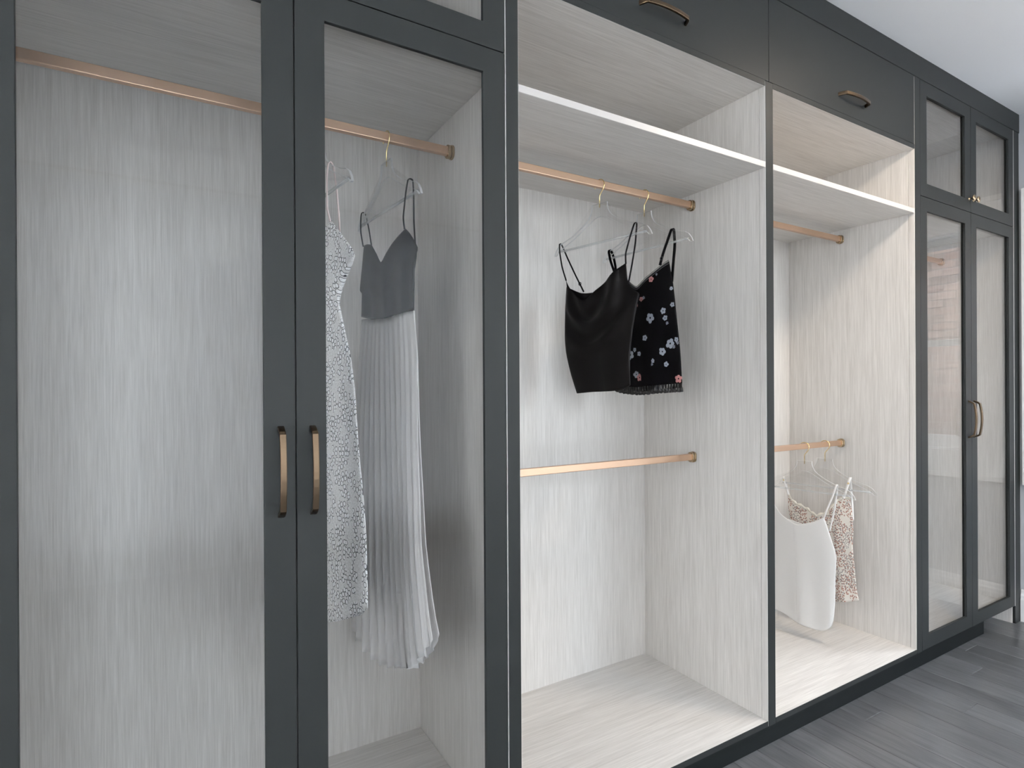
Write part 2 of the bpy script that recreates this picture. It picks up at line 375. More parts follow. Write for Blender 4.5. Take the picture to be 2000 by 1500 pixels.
tag(box('ground', (-25, 30, -40, 30, -0.9, -0.8), noise_paint('gravel', (0.62, 0.615, 0.61), 0.9, 0.2, 30, 0.1)), 'pale gravel ground spread round the house to bounce light onto the ceiling', 'ground')  # unseen ground, enlarged and lightened to bounce daylight up through the windows

# ---------------------------------------------------------------- wardrobe units
Z_DB, Z_D = 0.096, 0.115          # deck underside / top
Z_S0, Z_S1 = 2.047, 2.067         # open-unit shelf
Z_T0, Z_T1 = 2.331, 2.350         # top deck of open units
Z_CR = 2.654                      # crown underside
Z_MID = 2.1335                    # gap between lower and upper doors
YBK = 0.60
def unit(name, label, x0, x1, xi0, xi1, glazed=False):
    """carcass root; x0..x1 outer, xi0..xi1 clear inside"""
    root = empty(name, ((x0+x1)/2, 0.30, 0.0)); tag(root, label, 'wardrobe', 'built-in wardrobe units along the wall')
    into(box('back_panel', (x0, x1, YBK, YBK+0.016, Z_DB, 2.652), M_WV), root)
    into(box('deck', (xi0, xi1, 0.0225 if glazed else 0.001, YBK, Z_DB, Z_D), [M_WH]), root)
    if not glazed: into(box('deck_front_edge', (xi0, xi1, -0.001, 0.0012, Z_DB, Z_D-0.0008), M_DARK), root)
    return root
def side(root, x0, x1, z0, z1, y0=0.0):
    return into(box('side_panel', (x0, x1, y0, YBK, z0, z1), M_WV, None, 0.0006), root)
def filler(root, x0, x1, z0, z1):
    return into(box('face_strip', (x0, x1, -0.0025, 0.0, z0, z1), M_DARK), root)
def rail(root, xa, xb, z, y=0.325):
    """oval wardrobe rail with collars at both ends"""
    bm = bmesh.new(); sweep(bm, [(xa+0.004, y, z), (xb-0.004, y, z)], rrect(0.0125, 0.0090, 0.0020, 2), side=Vector((0, 0, 1)))
    bmesh.ops.recalc_face_normals(bm, faces=bm.faces)
    rd = into(finish('clothes_rail', bm, M_ROD), root)
    for xe, s in ((xa, 1), (xb, -1)):
        bm = bmesh.new()
        for d0, d1, a, b in ((0, 0.007, 0.0215, 0.0165), (0.007, 0.010, 0.0180, 0.0135), (0.010, 0.019, 0.0200, 0.0150)):
            sweep(bm, [(xe+s*d0, y, z-0.001), (xe+s*d1, y, z-0.001)], rrect(a, b, min(a, b)*0.9), side=Vector((0, 0, 1)))
        bmesh.ops.recalc_face_normals(bm, faces=bm.faces)
        f = finish('rail_collar', bm, M_BRASS, None, False, 0.001); f.parent = rd
    return rd
def sub(o, part):
    o.parent = part; return o      # parts carry world coordinates already
def pull(part, c, horiz=False, L=0.182):
    """bowed flat bar pull standing off the door face at y=0"""
    h = L/2; prof = [(-h, 0.0), (-h+0.004, -0.010), (-h+0.010, -0.0205)]
    n = 10
    for i in range(n+1):
        t = -1 + 2*i/n; prof.append((t*(h-0.014), -0.0245 - 0.0085*(1-t*t)))
    prof += [(h-0.010, -0.0205), (h-0.004, -0.010), (h, 0.0)]
    pts = [(c[0]+a, b, c[2]) if horiz else (c[0], b, c[2]+a) for a, b in prof]
    bm = bmesh.new(); sweep(bm, pts, rrect(0.0064, 0.0040, 0.0009, 1), side=Vector((0, 0, 1)) if horiz else Vector((1, 0, 0)))
    bmesh.ops.recalc_face_normals(bm, faces=bm.faces)
    return sub(finish('handle', bm, M_BRONZE, None, False, 0.0008), part)
def knob(part, c):
    bm = bmesh.new()
    lathe(bm, [(0, 0.007), (0.002, 0.007), (0.003, 0.0045), (0.014, 0.0042), (0.018, 0.010), (0.020, 0.0145), (0.0225, 0.0155), (0.025, 0.0145), (0.0275, 0.009), (0.0285, 0.002)], (c[0], 0, c[2]), (0, -1, 0), 22)
    return sub(finish('knob', bm, M_BRASS, None, True), part)
def glass_door(root, x0, x1, z0, z1, sw=0.061, rt=0.061, rb=0.061, label=None):
    """framed glass door, inset flush with the face"""
    g = 0.0013; x0 += g; x1 -= g; z0 += g; z1 -= g; Y0, Y1 = -0.001, 0.020
    ox0, ox1, oz0, oz1 = x0+sw, x1-sw, z0+rb, z1-rt
    bm = bmesh.new()
    def ring(a0, a1, b0, b1, y): return [bm.verts.new(p) for p in ((a0, y, b0), (a1, y, b0), (a1, y, b1), (a0, y, b1))]
    of, inf = ring(x0, x1, z0, z1, Y0), ring(ox0, ox1, oz0, oz1, Y0)
    il = ring(ox0, ox1, oz0, oz1, 0.0095); ib = ring(ox0-0.007, ox1+0.007, oz0-0.007, oz1+0.007, 0.0095)
    bk = ring(ox0-0.007, ox1+0.007, oz0-0.007, oz1+0.007, Y1); ob = ring(x0, x1, z0, z1, Y1)
    rs = [of, inf, il, ib, bk, ob, of]
    for a, b in zip(rs[:-1], rs[1:]):
        for i in range(4): bm.faces.new((a[i], a[(i+1) % 4], b[(i+1) % 4], b[i]))
    bmesh.ops.recalc_face_normals(bm, faces=bm.faces)
    d = into(finish('door', bm, M_DARK, None, False, 0.0009, 2), root)
    sub(box('glass_pane', (ox0-0.006, ox1+0.006, 0.0100, 0.0140, oz0-0.006, oz1+0.006), M_GLASS), d)
    return d

# unit 1: tall glazed unit beside the open bays
Z_U = 2.6525
X1a, X1b = -0.362, 0.7355
u1 = unit('wardrobe_unit', 'glass-door wardrobe holding two long dresses on acrylic hangers', -0.382, 0.7365, X1a, X1b, True)
side(u1, -0.382, X1a, Z_DB, Z_U)
into(box('face_strip', (-0.382, -0.2855, -0.001, 0.020, Z_DB, Z_U), M_DARK), u1)
into(box('inner_top', (X1a, X1b, 0.022, YBK, 2.103, 2.122), M_WH), u1)
into(box('upper_top', (X1a, X1b, 0.022, YBK, 2.634, Z_U), M_WH), u1)
rail(u1, X1a, X1b, 1.993, 0.314)
XM, XD = 0.2259, -0.2845
dA = glass_door(u1, XD, XM, Z_DB, Z_MID); pull(dA, (0.196, 0, 1.111))
dB = glass_door(u1, XM, X1b, Z_DB, Z_MID); pull(dB, (0.2595, 0, 1.110))
dC = glass_door(u1, XD, XM, Z_MID, Z_CR); knob(dC, (XM-0.030, 0, 2.185))
dD = glass_door(u1, XM, X1b, Z_MID, Z_CR); knob(dD, (XM+0.030, 0, 2.185))

# units 2 and 3: open bays with lift-up fronts above; each unit owns the gable on its left
def gable(root, x0, x1, z1):
    p = side(root, x0, x1, Z_DB, z1, 0.0252)
    into(box('front_stile', (x0, x1, 0.0, 0.0238, Z_DB, z1), M_WV, None, 0.0005), root)
    into(box('gable_front', (x0+0.0021, x1-0.0021, -0.0016, 0.0, Z_DB, z1), M_DARK), root)
    return p
def open_unit(label, xg, xi0, xi1, fx0, fx1, hx, zg):
    u = unit('wardrobe_unit', label, xg, xi1, xi0, xi1)
    gable(u, xg, xi0, zg)
    into(box('shelf', (xi0, xi1, 0.0006, YBK, Z_S0, Z_S1), [M_WH], None, 0.0006), u)
    into(box('shelf_front_edge', (xi0, xi1, -0.0006, 0.0006, Z_S0+0.0004, Z_S1-0.0004), M_EDGE), u)
    into(box('top_deck', (xi0, xi1, 0.001, YBK, Z_T0, Z_T1), M_WH), u)
    into(box('top_deck_front_edge', (xi0, xi1, -0.0008, 0.001, Z_T0+0.0004, Z_T1+0.0004), M_DARK), u)
    into(box('upper_top', (xg, xi1, 0.022, YBK, 2.634, Z_U), M_WH), u)
    g = 0.0012
    f = into(box('lift_up_front', (fx0+g, fx1-g, -0.001, 0.020, Z_T1+0.0012, Z_CR-g), M_DARK, None, 0.0009, 2), u)
    pull(f, (hx, 0, 2.4185), True, 0.192)
    rail(u, xi0, xi1, 2.003); rail(u, xi0, xi1, 1.006)
    return u
u2 = open_unit('open wardrobe bay with two black camisoles on the upper rail', 0.7368, 0.7767, 1.786, 0.7767, 1.8065, 1.295, Z_U)
u3 = open_unit('open wardrobe bay with pale camisoles on the lower rail', 1.7863, 1.829, 2.831, 1.8065, 2.831, 2.335, Z_T1-0.002)

# unit 4: glazed unit by the window wall
X4a, X4b = 2.880, 3.897
u4 = unit('wardrobe_unit', 'empty glass-door wardrobe next to the window wall', 2.8313, 3.922, X4a, X4b, True)
gable(u4, 2.8313, X4a, Z_U); side(u4, X4b, 3.922, 0.0, Z_U, 0.012)
into(box('light_edge', (X4b+0.0002, X4b+0.0055, -0.0005, 0.012, Z_DB, Z_CR), M_EDGE), u4)
into(box('scribe_strip', (X4b+0.0057, 3.972, 0.0, 0.012, 0.0, Z_CR), M_DARK), u4)
into(box('inner_top', (X4a, X4b, 0.022, YBK, 2.105, 2.124), M_WH), u4)
into(box('upper_top', (X4a, X4b, 0.022, YBK, 2.634, Z_U), M_WH), u4)
rail(u4, X4a, X4b, 2.010, 0.333)
XN = 3.385
dE = glass_door(u4, X4a, XN, Z_DB, Z_MID); pull(dE, (3.352, 0, 1.118), False, 0.178)
dF = glass_door(u4, XN, X4b, Z_DB, Z_MID); pull(dF, (3.412, 0, 1.118), False, 0.178)
dG = glass_door(u4, X4a, XN, Z_MID, Z_CR); knob(dG, (3.366, 0, 2.197))
dH = glass_door(u4, XN, X4b, Z_MID, Z_CR); knob(dH, (3.414, 0, 2.197))

cr = tag(box('crown_fascia', (-0.382, 3.978, -0.0015, 0.020, Z_CR+0.0015, ZC-0.0008), M_DARK, None, 0.001), 'long flat charcoal fascia board running under the ceiling above all wardrobes', 'fascia')
tk = tag(box('toe_kick', (-0.380, 3.607, 0.034, 0.052, 0.0, Z_DB-0.0005), M_KICK), 'dark recessed plinth board between wardrobe bottoms and plank floor', 'plinth')

# ---------------------------------------------------------------- added ceiling lamp, out of frame, to warm the pale-camisole bay
def added_ceiling_lamp(x, y, r, power, label, colr=(1.0, 0.85, 0.68)):
    root = empty('added_ceiling_lamp', (x, y, ZC)); tag(root, label, 'added light')
    bm = bmesh.new(); lathe(bm, [(0, r*1.0), (0.012, r*1.02), (0.020, r*1.0)], (0, 0, 0), (0, 0, -1), 40)
    finish('canopy', bm, M_BRASS, root, True)
    bm = bmesh.new(); lathe(bm, [(0.020, r*0.97), (0.055, r*0.95), (0.072, r*0.85), (0.078, r*0.6)], (0, 0, 0), (0, 0, -1), 40)
    m, nn, b, o = newmat('added_opal_shade'); b.inputs['Base Color'].default_value = (0.8, 0.78, 0.72, 1)
    b.inputs['Emission Color'].default_value = (*colr, 1); b.inputs['Emission Strength'].default_value = 3.0
    finish('added_opal_shade', bm, m, root, True)
    l = bpy.data.lights.new('added_lamp_glow', 'AREA'); l.shape = 'DISK'; l.size = r*1.9; l.energy = power; l.color = colr
    lo = bpy.data.objects.new('added_lamp_glow', l); col.objects.link(lo); lo.parent = root; lo.location = (0, 0, -0.084)
    return root
added_ceiling_lamp(2.45, -0.80, 0.20, 25, 'added unseen opal ceiling lamp that warms the open bays')

# ---------------------------------------------------------------- hangers
class Frame:
    """vertical plane of a hanger: u along the hanger (front positive), w towards the viewer side, z up"""
    def __init__(s, x, y, deg):
        t = math.radians(deg); s.o = Vector((x, y, 0)); s.u = Vector((math.sin(t), -math.cos(t), 0)); s.w = Vector((-math.cos(t), -math.sin(t), 0))
    def __call__(s, u, z, w=0.0): return s.o + s.u*u + s.w*w + Vector((0, 0, z))
H_TOP = [(0.034, 0.150), (0.034, 0.138), (0.038, 0.123), (0.047, 0.107), (0.060, 0.095), (0.078, 0.083), (0.100, 0.071), (0.130, 0.057), (0.160, 0.047), (0.183, 0.040), (0.200, 0.029), (0.211, 0.014), (0.217, 0.0)]
H_LOW = [(0.205, 0.0), (0.199, 0.008), (0.190, 0.014), (0.176, 0.022), (0.150, 0.033), (0.120, 0.046), (0.090, 0.061), (0.060, 0.079), (0.036, 0.093), (0.020, 0.100), (0.008, 0.103)]
def hanger(fr, zr, label, group='clear acrylic hangers'):
    zt = zr - 0.218
    root = empty('clothes_hanger', fr(0, zr)); tag(root, label, 'hanger', group)
    bm = bmesh.new()
    half = H_TOP + H_LOW; poly = half + [(-a, b) for a, b in half[::-1]]
    T = 0.0032
    va = [bm.verts.new(fr(a, zt+b, T)) for a, b in poly]; vb = [bm.verts.new(fr(a, zt+b, -T)) for a, b in poly]
    f1 = bm.faces.new(va); f2 = bm.faces.new(vb[::-1])
    for i in range(len(poly)):
        f = bm.faces.new((va[i], vb[i], vb[(i+1) % len(poly)], va[(i+1) % len(poly)])); f.material_index = 1
    bmesh.ops.triangulate(bm, faces=[f1, f2]); bmesh.ops.recalc_face_normals(bm, faces=bm.faces)
    into(finish('shoulder_body', bm, [M_ACR, M_ACR_E]), root)
    bm = bmesh.new(); sweep(bm, [fr(-0.196, zt+0.0125), fr(0.196, zt+0.0125)], circ(0.0042, 10), side=Vector((0, 0, 1)))
    bmesh.ops.recalc_face_normals(bm, faces=bm.faces)
    into(finish('cross_bar', bm, M_ACR_B, None, True), root)
    pts = [(0, zt+0.136), (0, zr-0.042), (0.003, zr-0.036), (0.012, zr-0.025), (0.0183, zr-0.0162)]
    for i in range(13):
        a = math.radians(-30 + i*19); pts.append((0.0215*math.cos(a), zr-0.0038+0.0215*math.sin(a)))
    bm = bmesh.new(); sweep(bm, [fr(a, b) for a, b in pts], circ(0.0017, 8), side=fr.w)
    bmesh.ops.recalc_face_normals(bm, faces=bm.faces)
    into(finish('hook', bm, M_GOLD, None, True), root)
    return root
M_ACR_B = glassmat('clear_acrylic_bar', (0.93, 0.945, 0.95), 0.16, (0.95, 0.96, 0.97), 1.49)
ZR1, ZR2 = 2.003, 1.006
FC1 = Frame(1.313, 0.325, 12); FC2 = Frame(1.527, 0.325, 5); FW = Frame(2.524, 0.325, 8); FF = Frame(2.688, 0.325, 12)
FB = Frame(0.530, 0.314, 5); FL = Frame(0.345, 0.314, 8)
hanger(FC1, ZR1, 'clear acrylic hanger carrying the plain black satin camisole')
hanger(FC2, ZR1, 'clear acrylic hanger carrying the black flower-print camisole')
hanger(FW, ZR2, 'clear acrylic hanger carrying the plain white camisole')
hanger(FF, ZR2, 'clear acrylic hanger carrying the cream speckled camisole')
hanger(FB, 1.993, 'clear acrylic hanger carrying the black-bodice pleated dress')
hanger(FL, 1.993, 'clear acrylic hanger carrying the white lace dress')

# ---------------------------------------------------------------- garments
def resample(pts, n):
    P = [Vector(p) for p in pts]; L = [0]
    for a, b in zip(P[:-1], P[1:]): L.append(L[-1] + (b-a).length)
    out = []
    for i in range(n):
        d = L[-1]*i/(n-1); k = 0
        while k < len(L)-2 and L[k+1] < d: k += 1
        t = (d-L[k])/max(1e-9, L[k+1]-L[k]); a = P[max(k-1, 0)]; b = P[k]; c = P[k+1]; e = P[min(k+2, len(P)-1)]
        # gentle catmull-rom
        m1 = (c-a)*0.35; m2 = (e-b)*0.35; t2, t3 = t*t, t*t*t
        out.append(b*(2*t3-3*t2+1) + m1*(t3-2*t2+t) + c*(-2*t3+3*t2) + m2*(t3-t2))
    return out
def coons(bot, top, lef, rig, ns, nt_):
    B, T, L, R = resample(bot, ns), resample(top, ns), resample(lef, nt_), resample(rig, nt_)
    G = []
    for j in range(nt_):
        t = j/(nt_-1); row = []
        for i in range(ns):
            s = i/(ns-1)
            row.append(B[i]*(1-t) + T[i]*t + L[j]*(1-s) + R[j]*s - (B[0]*(1-s)*(1-t) + B[-1]*s*(1-t) + T[0]*(1-s)*t + T[-1]*s*t))
        G.append(row)
    return G
def sheet(bm, fr, G, wf, mi=0, uv=None, ring=None):
    nt_, ns = len(G), len(G[0]); V = []; uvl = bm.loops.layers.uv.verify()      # cloth pattern laid out flat, in metres
    for j in range(nt_):
        V.append([bm.verts.new(fr(G[j][i].x + (du if (du := wf(i/(ns-1), j/(nt_-1))[1]) else 0), G[j][i].y, wf(i/(ns-1), j/(nt_-1))[0])) for i in range(ns)])
    for j in range(nt_-1):
        for i in range(ns-1):
            f = bm.faces.new((V[j][i], V[j][i+1], V[j+1][i+1], V[j+1][i])); f.material_index = mi; f.smooth = True
            for lp, (jj, ii) in zip(f.loops, ((j, i), (j, i+1), (j+1, i+1), (j+1, i))): lp[uvl].uv = (G[jj][ii].x + 1.0, G[jj][ii].y)
    return V
def cloth(name, bm, mats, root, thick=0.0012, subd=0):
    bmesh.ops.remove_doubles(bm, verts=bm.verts, dist=0.0004)
    o = into(finish(name, bm, mats, None, True), root)
    s = o.modifiers.new('thickness', 'SOLIDIFY'); s.thickness = thick; s.offset = 0
    return o
def strap(root, fr, path, wid=0.006, mat=None, name='strap', th=0.0011):
    """ribbon through (u,z,w) points; smooth path"""
    P = [Vector(p) for p in path]; Q = []
    for k in range(len(P)-1):
        a = P[max(k-1, 0)]; b = P[k]; c = P[k+1]; e = P[min(k+2, len(P)-1)]
        for i in range(5):
            t = i/5; t2, t3 = t*t, t*t*t; m1 = (c-a)*0.3; m2 = (e-b)*0.3
            Q.append(b*(2*t3-3*t2+1) + m1*(t3-2*t2+t) + c*(-2*t3+3*t2) + m2*(t3-t2))
    Q.append(P[-1])
    bm = bmesh.new(); sweep(bm, [fr(q.x, q.y, q.z) for q in Q], [(-wid/2, -th), (wid/2, -th), (wid/2, th), (-wid/2, th)], side=fr.u)
    bmesh.ops.recalc_face_normals(bm, faces=bm.faces)
    return into(finish(name, bm, mat, None, True), root)
def ringbit(root, fr, u, z, w, mat, r=0.006):
    bm = bmesh.new(); pts = [fr(u+r*math.cos(a), z+r*math.sin(a), w) for a in [2*PI*i/12 for i in range(13)]]
    sweep(bm, pts, circ(0.0011, 6), side=fr.w); bmesh.ops.recalc_face_normals(bm, faces=bm.faces)
    return into(finish('strap_ring', bm, mat, None, True), root)
def fabric(name, c, rough=0.6, sheen=0.2, trans=0.0, spec=0.3, aniso=None):
    m, n, b, o = newmat(name)
    b.inputs['Base Color'].default_value = (*c, 1); b.inputs['Roughness'].default_value = rough; b.inputs['Specular IOR Level'].default_value = spec
    b.inputs['Sheen Weight'].default_value = sheen; b.inputs['Sheen Roughness'].default_value = 0.5
    tc = n.nodes.new('ShaderNodeTexCoord'); no = n.nodes.new('ShaderNodeTexNoise'); no.inputs['Scale'].default_value = 900
    bp = n.nodes.new('ShaderNodeBump'); bp.inputs['Strength'].default_value = 0.08; bp.inputs['Distance'].default_value = 0.0005
    n.links.new(tc.outputs['Object'], no.inputs['Vector']); n.links.new(no.outputs['Fac'], bp.inputs['Height']); n.links.new(bp.outputs[0], b.inputs['Normal'])
    if trans:
        tl = n.nodes.new('ShaderNodeBsdfTranslucent'); tl.inputs[0].default_value = (*c, 1); mx = n.nodes.new('ShaderNodeMixShader'); mx.inputs[0].default_value = trans
        n.links.new(b.outputs[0], mx.inputs[1]); n.links.new(tl.outputs[0], mx.inputs[2]); n.links.new(mx.outputs[0], o.inputs[0])
    return m
M_BSAT = fabric('black_satin', (0.0035, 0.003, 0.0034), 0.40, 0.0, 0, 0.10)
M_BFLO = fabric('black_print_cloth', (0.0025, 0.0022, 0.003), 0.6, 0.0, 0, 0.06)
M_BLAC = fabric('black_lace', (0.012, 0.012, 0.013), 0.4, 0.0, 0, 0.6)
M_BODI = fabric('black_crepe', (0.016, 0.018, 0.019), 0.8, 0.1, 0, 0.2)
M_WSAT = fabric('white_satin', (0.80, 0.79, 0.775), 0.5, 0.1, 0.22, 0.35)
M_CHIF = fabric('white_chiffon', (0.88, 0.865, 0.855), 0.65, 0.2, 0.45, 0.25)
M_FL_W = fabric('pale_print', (0.32, 0.345, 0.40), 0.45, 0.0, 0, 0.5)
M_FL_P = fabric('pink_print', (0.38, 0.165, 0.16), 0.5, 0.0, 0, 0.4)
M_STRAPW = fabric('white_strap', (0.80, 0.78, 0.76), 0.4, 0.0, 0, 0.5)
M_PINKST = fabric('blush_strap', (0.72, 0.60, 0.57), 0.5, 0.0, 0, 0.4)
def lace_mat():
    m, n, b, o = newmat('white_lace_dark_outline')
    tc = n.nodes.new('ShaderNodeTexCoord')
    sp = n.nodes.new('ShaderNodeSeparateXYZ'); cb = n.nodes.new('ShaderNodeCombineXYZ')
    n.links.new(tc.outputs['UV'], sp.inputs[0]); n.links.new(sp.outputs['X'], cb.inputs[0]); n.links.new(sp.outputs['Y'], cb.inputs[1])
    def vor(scale, feat, rnd):
        v = n.nodes.new('ShaderNodeTexVoronoi'); v.voronoi_dimensions = '2D'; v.feature = feat; v.inputs['Scale'].default_value = scale; v.inputs['Randomness'].default_value = rnd
        n.links.new(cb.outputs[0], v.inputs['Vector']); return v
    def mth(op, x, y=0.0, z=0.0):
        k = n.nodes.new('ShaderNodeMath'); k.operation = op
        for i, v in enumerate((x, y, z)):
            if isinstance(v, (int, float)): k.inputs[i].default_value = v
            else: n.links.new(v, k.inputs[i])
        return k.outputs[0]
    f1 = vor(68, 'F1', 0.85).outputs['Distance']
    ed = vor(68, 'DISTANCE_TO_EDGE', 0.85).outputs['Distance']
    ringm = mth('LESS_THAN', mth('ABSOLUTE', mth('SUBTRACT', f1, 0.40)), 0.058)
    edge = mth('LESS_THAN', ed, 0.034)
    line = mth('MAXIMUM', ringm, mth('MULTIPLY', edge, mth('LESS_THAN', f1, 0.42)))
    no = n.nodes.new('ShaderNodeTexNoise'); no.noise_dimensions = '2D'; no.inputs['Scale'].default_value = 26; no.inputs['Detail'].default_value = 1.0
    n.links.new(cb.outputs[0], no.inputs['Vector'])
    keep = mth('GREATER_THAN', no.outputs['Fac'], 0.42)
    line = mth('MULTIPLY', line, keep)
    petal = mth('MULTIPLY', mth('LESS_THAN', f1, 0.37), keep)
    fine = n.nodes.new('ShaderNodeTexNoise'); fine.inputs['Scale'].default_value = 240; fine.inputs['Detail'].default_value = 3
    n.links.new(cb.outputs[0], fine.inputs['Vector'])
    ground = n.nodes.new('ShaderNodeValToRGB'); e = ground.color_ramp.elements
    e[0].position = 0.40; e[0].color = (0.62, 0.61, 0.60, 1); e[1].position = 0.6; e[1].color = (0.80, 0.79, 0.79, 1)
    n.links.new(fine.outputs['Fac'], ground.inputs[0])
    m1 = n.nodes.new('ShaderNodeMix'); m1.data_type = 'RGBA'; n.links.new(petal, m1.inputs[0]); n.links.new(ground.outputs[0], m1.inputs[6]); m1.inputs[7].default_value = (0.86, 0.86, 0.865, 1)
    m2 = n.nodes.new('ShaderNodeMix'); m2.data_type = 'RGBA'; n.links.new(line, m2.inputs[0]); n.links.new(m1.outputs[2], m2.inputs[6]); m2.inputs[7].default_value = (0.05, 0.052, 0.057, 1)
    n.links.new(m2.outputs[2], b.inputs['Base Color']); b.inputs['Roughness'].default_value = 0.75; b.inputs['Specular IOR Level'].default_value = 0.2
    bp = n.nodes.new('ShaderNodeBump'); bp.inputs['Strength'].default_value = 0.4; bp.inputs['Distance'].default_value = 0.0012
    n.links.new(petal, bp.inputs['Height']); n.links.new(bp.outputs[0], b.inputs['Normal'])
    return m
M_LACE = lace_mat()
def speckle_mat():
    m, n, b, o = newmat('cream_speckled_chiffon')
    tc = n.nodes.new('ShaderNodeTexCoord'); sp = n.nodes.new('ShaderNodeSeparateXYZ'); cb = n.nodes.new('ShaderNodeCombineXYZ')
    n.links.new(tc.outputs['UV'], sp.inputs[0]); n.links.new(sp.outputs['X'], cb.inputs[0]); n.links.new(sp.outputs['Y'], cb.inputs[1])
    def mth(op, x, y=0.0):
        k = n.nodes.new('ShaderNodeMath'); k.operation = op
        for i, v in enumerate((x, y)):
            if isinstance(v, (int, float)): k.inputs[i].default_value = v
            else: n.links.new(v, k.inputs[i])
        return k.outputs[0]
    def spots(scale, thr, nscale, nthr, off):
        mp = n.nodes.new('ShaderNodeMapping'); mp.inputs['Location'].default_value = (off, off*2, 0); mp.inputs['Rotation'].default_value = (0, 0, 0.5); mp.inputs['Scale'].default_value = (1, 0.72, 1)
        n.links.new(cb.outputs[0], mp.inputs[0])
        v = n.nodes.new('ShaderNodeTexVoronoi'); v.voronoi_dimensions = '2D'; v.inputs['Scale'].default_value = scale; n.links.new(mp.outputs[0], v.inputs['Vector'])
        no = n.nodes.new('ShaderNodeTexNoise'); no.noise_dimensions = '2D'; no.inputs['Scale'].default_value = nscale; n.links.new(mp.outputs[0], no.inputs['Vector'])
        return mth('MULTIPLY', mth('LESS_THAN', v.outputs['Distance'], thr), mth('GREATER_THAN', no.outputs['Fac'], nthr))
    base = (0.80, 0.755, 0.69, 1)
    a = spots(128, 0.34, 26, 0.42, 0.0); c = spots(150, 0.29, 20, 0.46, 3.1)
    m1 = n.nodes.new('ShaderNodeMix'); m1.data_type = 'RGBA'; n.links.new(a, m1.inputs[0]); m1.inputs[6].default_value = base; m1.inputs[7].default_value = (0.40, 0.215, 0.165, 1)
    m2 = n.nodes.new('ShaderNodeMix'); m2.data_type = 'RGBA'; n.links.new(c, m2.inputs[0]); n.links.new(m1.outputs[2], m2.inputs[6]); m2.inputs[7].default_value = (0.24, 0.215, 0.21, 1)
    n.links.new(m2.outputs[2], b.inputs['Base Color']); b.inputs['Roughness'].default_value = 0.7
    tl = n.nodes.new('ShaderNodeBsdfTranslucent'); n.links.new(m2.outputs[2], tl.inputs[0]); mx = n.nodes.new('ShaderNodeMixShader'); mx.inputs[0].default_value = 0.25
    n.links.new(b.outputs[0], mx.inputs[1]); n.links.new(tl.outputs[0], mx.inputs[2]); n.links.new(mx.outputs[0], o.inputs[0])
    return m
M_SPEC = speckle_mat()
def lens(s, p=0.8): return max(0.0, math.sin(PI*s))**p
def G2(l): return [(a, b, 0) for a, b in l]

# --- plain black satin camisole
def garment(name, label, cat, fr): 
    r = empty(name, fr(0, 1.0)); tag(r, label, cat, None); return r
g = garment('camisole', 'plain black satin camisole with soft draped neckline on upper rail', 'camisole', FC1)
hem = [(-0.110, 1.261), (-0.054, 1.266), (0.031, 1.269), (0.090, 1.276), (0.128, 1.291)]
lef = [(-0.110, 1.261), (-0.139, 1.334), (-0.160, 1.405), (-0.168, 1.470), (-0.165, 1.585), (-0.156, 1.648), (-0.159, 1.687)]
rig = [(0.128, 1.291), (0.126, 1.380), (0.136, 1.466), (0.146, 1.517), (0.158, 1.568), (0.165, 1.595), (0.137, 1.616), (0.119, 1.647), (0.112, 1.707)]
nek = [(-0.159, 1.687), (-0.133, 1.645), (-0.092, 1.609), (-0.059, 1.601), (-0.012, 1.628), (0.034, 1.657), (0.078, 1.689), (0.112, 1.707)]
def w_c1(s, t):
    d = math.hypot((s-0.42)*0.30, (1-t)*0.42)           # cowl folds fall as nested arcs below the neck
    f = 0.011*math.sin(d*62)*math.exp(-((d-0.14)/0.10)**2)*lens(s, 0.6)
    f += 0.008*math.sin(s*9+1.0)*lens(s)*(1-t*0.6)
    return (0.010*lens(s, 0.7)*(0.75+0.25*t) + 0.8*f, 0)
bm = bmesh.new(); sheet(bm, FC1, coons(G2(hem), G2(nek), G2(lef), G2(rig), 40, 44), w_c1)
nekb = [(-0.159, 1.660), (-0.10, 1.632), (-0.03, 1.627), (0.05, 1.635), (0.150, 1.605)]
lefb = lef[:-2] + [(-0.159, 1.660)]; rigb = rig[:5] + [(0.150, 1.605)]
sheet(bm, FC1, coons(G2(hem), G2(nekb), G2(lefb), G2(rigb), 30, 30), lambda s, t: (-0.022*lens(s, 0.7) - 0.004*math.sin(s*11)*lens(s), 0))
cloth('satin_body', bm, M_BSAT, g)
strap(g, FC1, [(0.112, 1.702, 0.001), (0.120, 1.735, 0.012), (0.136, 1.785, 0.011), (0.1505, 1.828, 0.007), (0.152, 1.8355, 0), (0.1515, 1.830, -0.007), (0.142, 1.77, -0.012), (0.125, 1.70, -0.016), (0.110, 1.632, -0.014)], 0.0055, M_BSAT)
strap(g, FC1, [(-0.159, 1.684, 0.001), (-0.170, 1.735, 0.011), (-0.183, 1.795, 0.010), (-0.187, 1.8245, 0.006), (-0.187, 1.8275, 0), (-0.184, 1.818, -0.007), (-0.160, 1.765, -0.012), (-0.128, 1.700, -0.018), (-0.093, 1.636, -0.022)], 0.0055, M_BSAT)
ringbit(g, FC1, -0.110, 1.668, -0.020, M_BSAT)

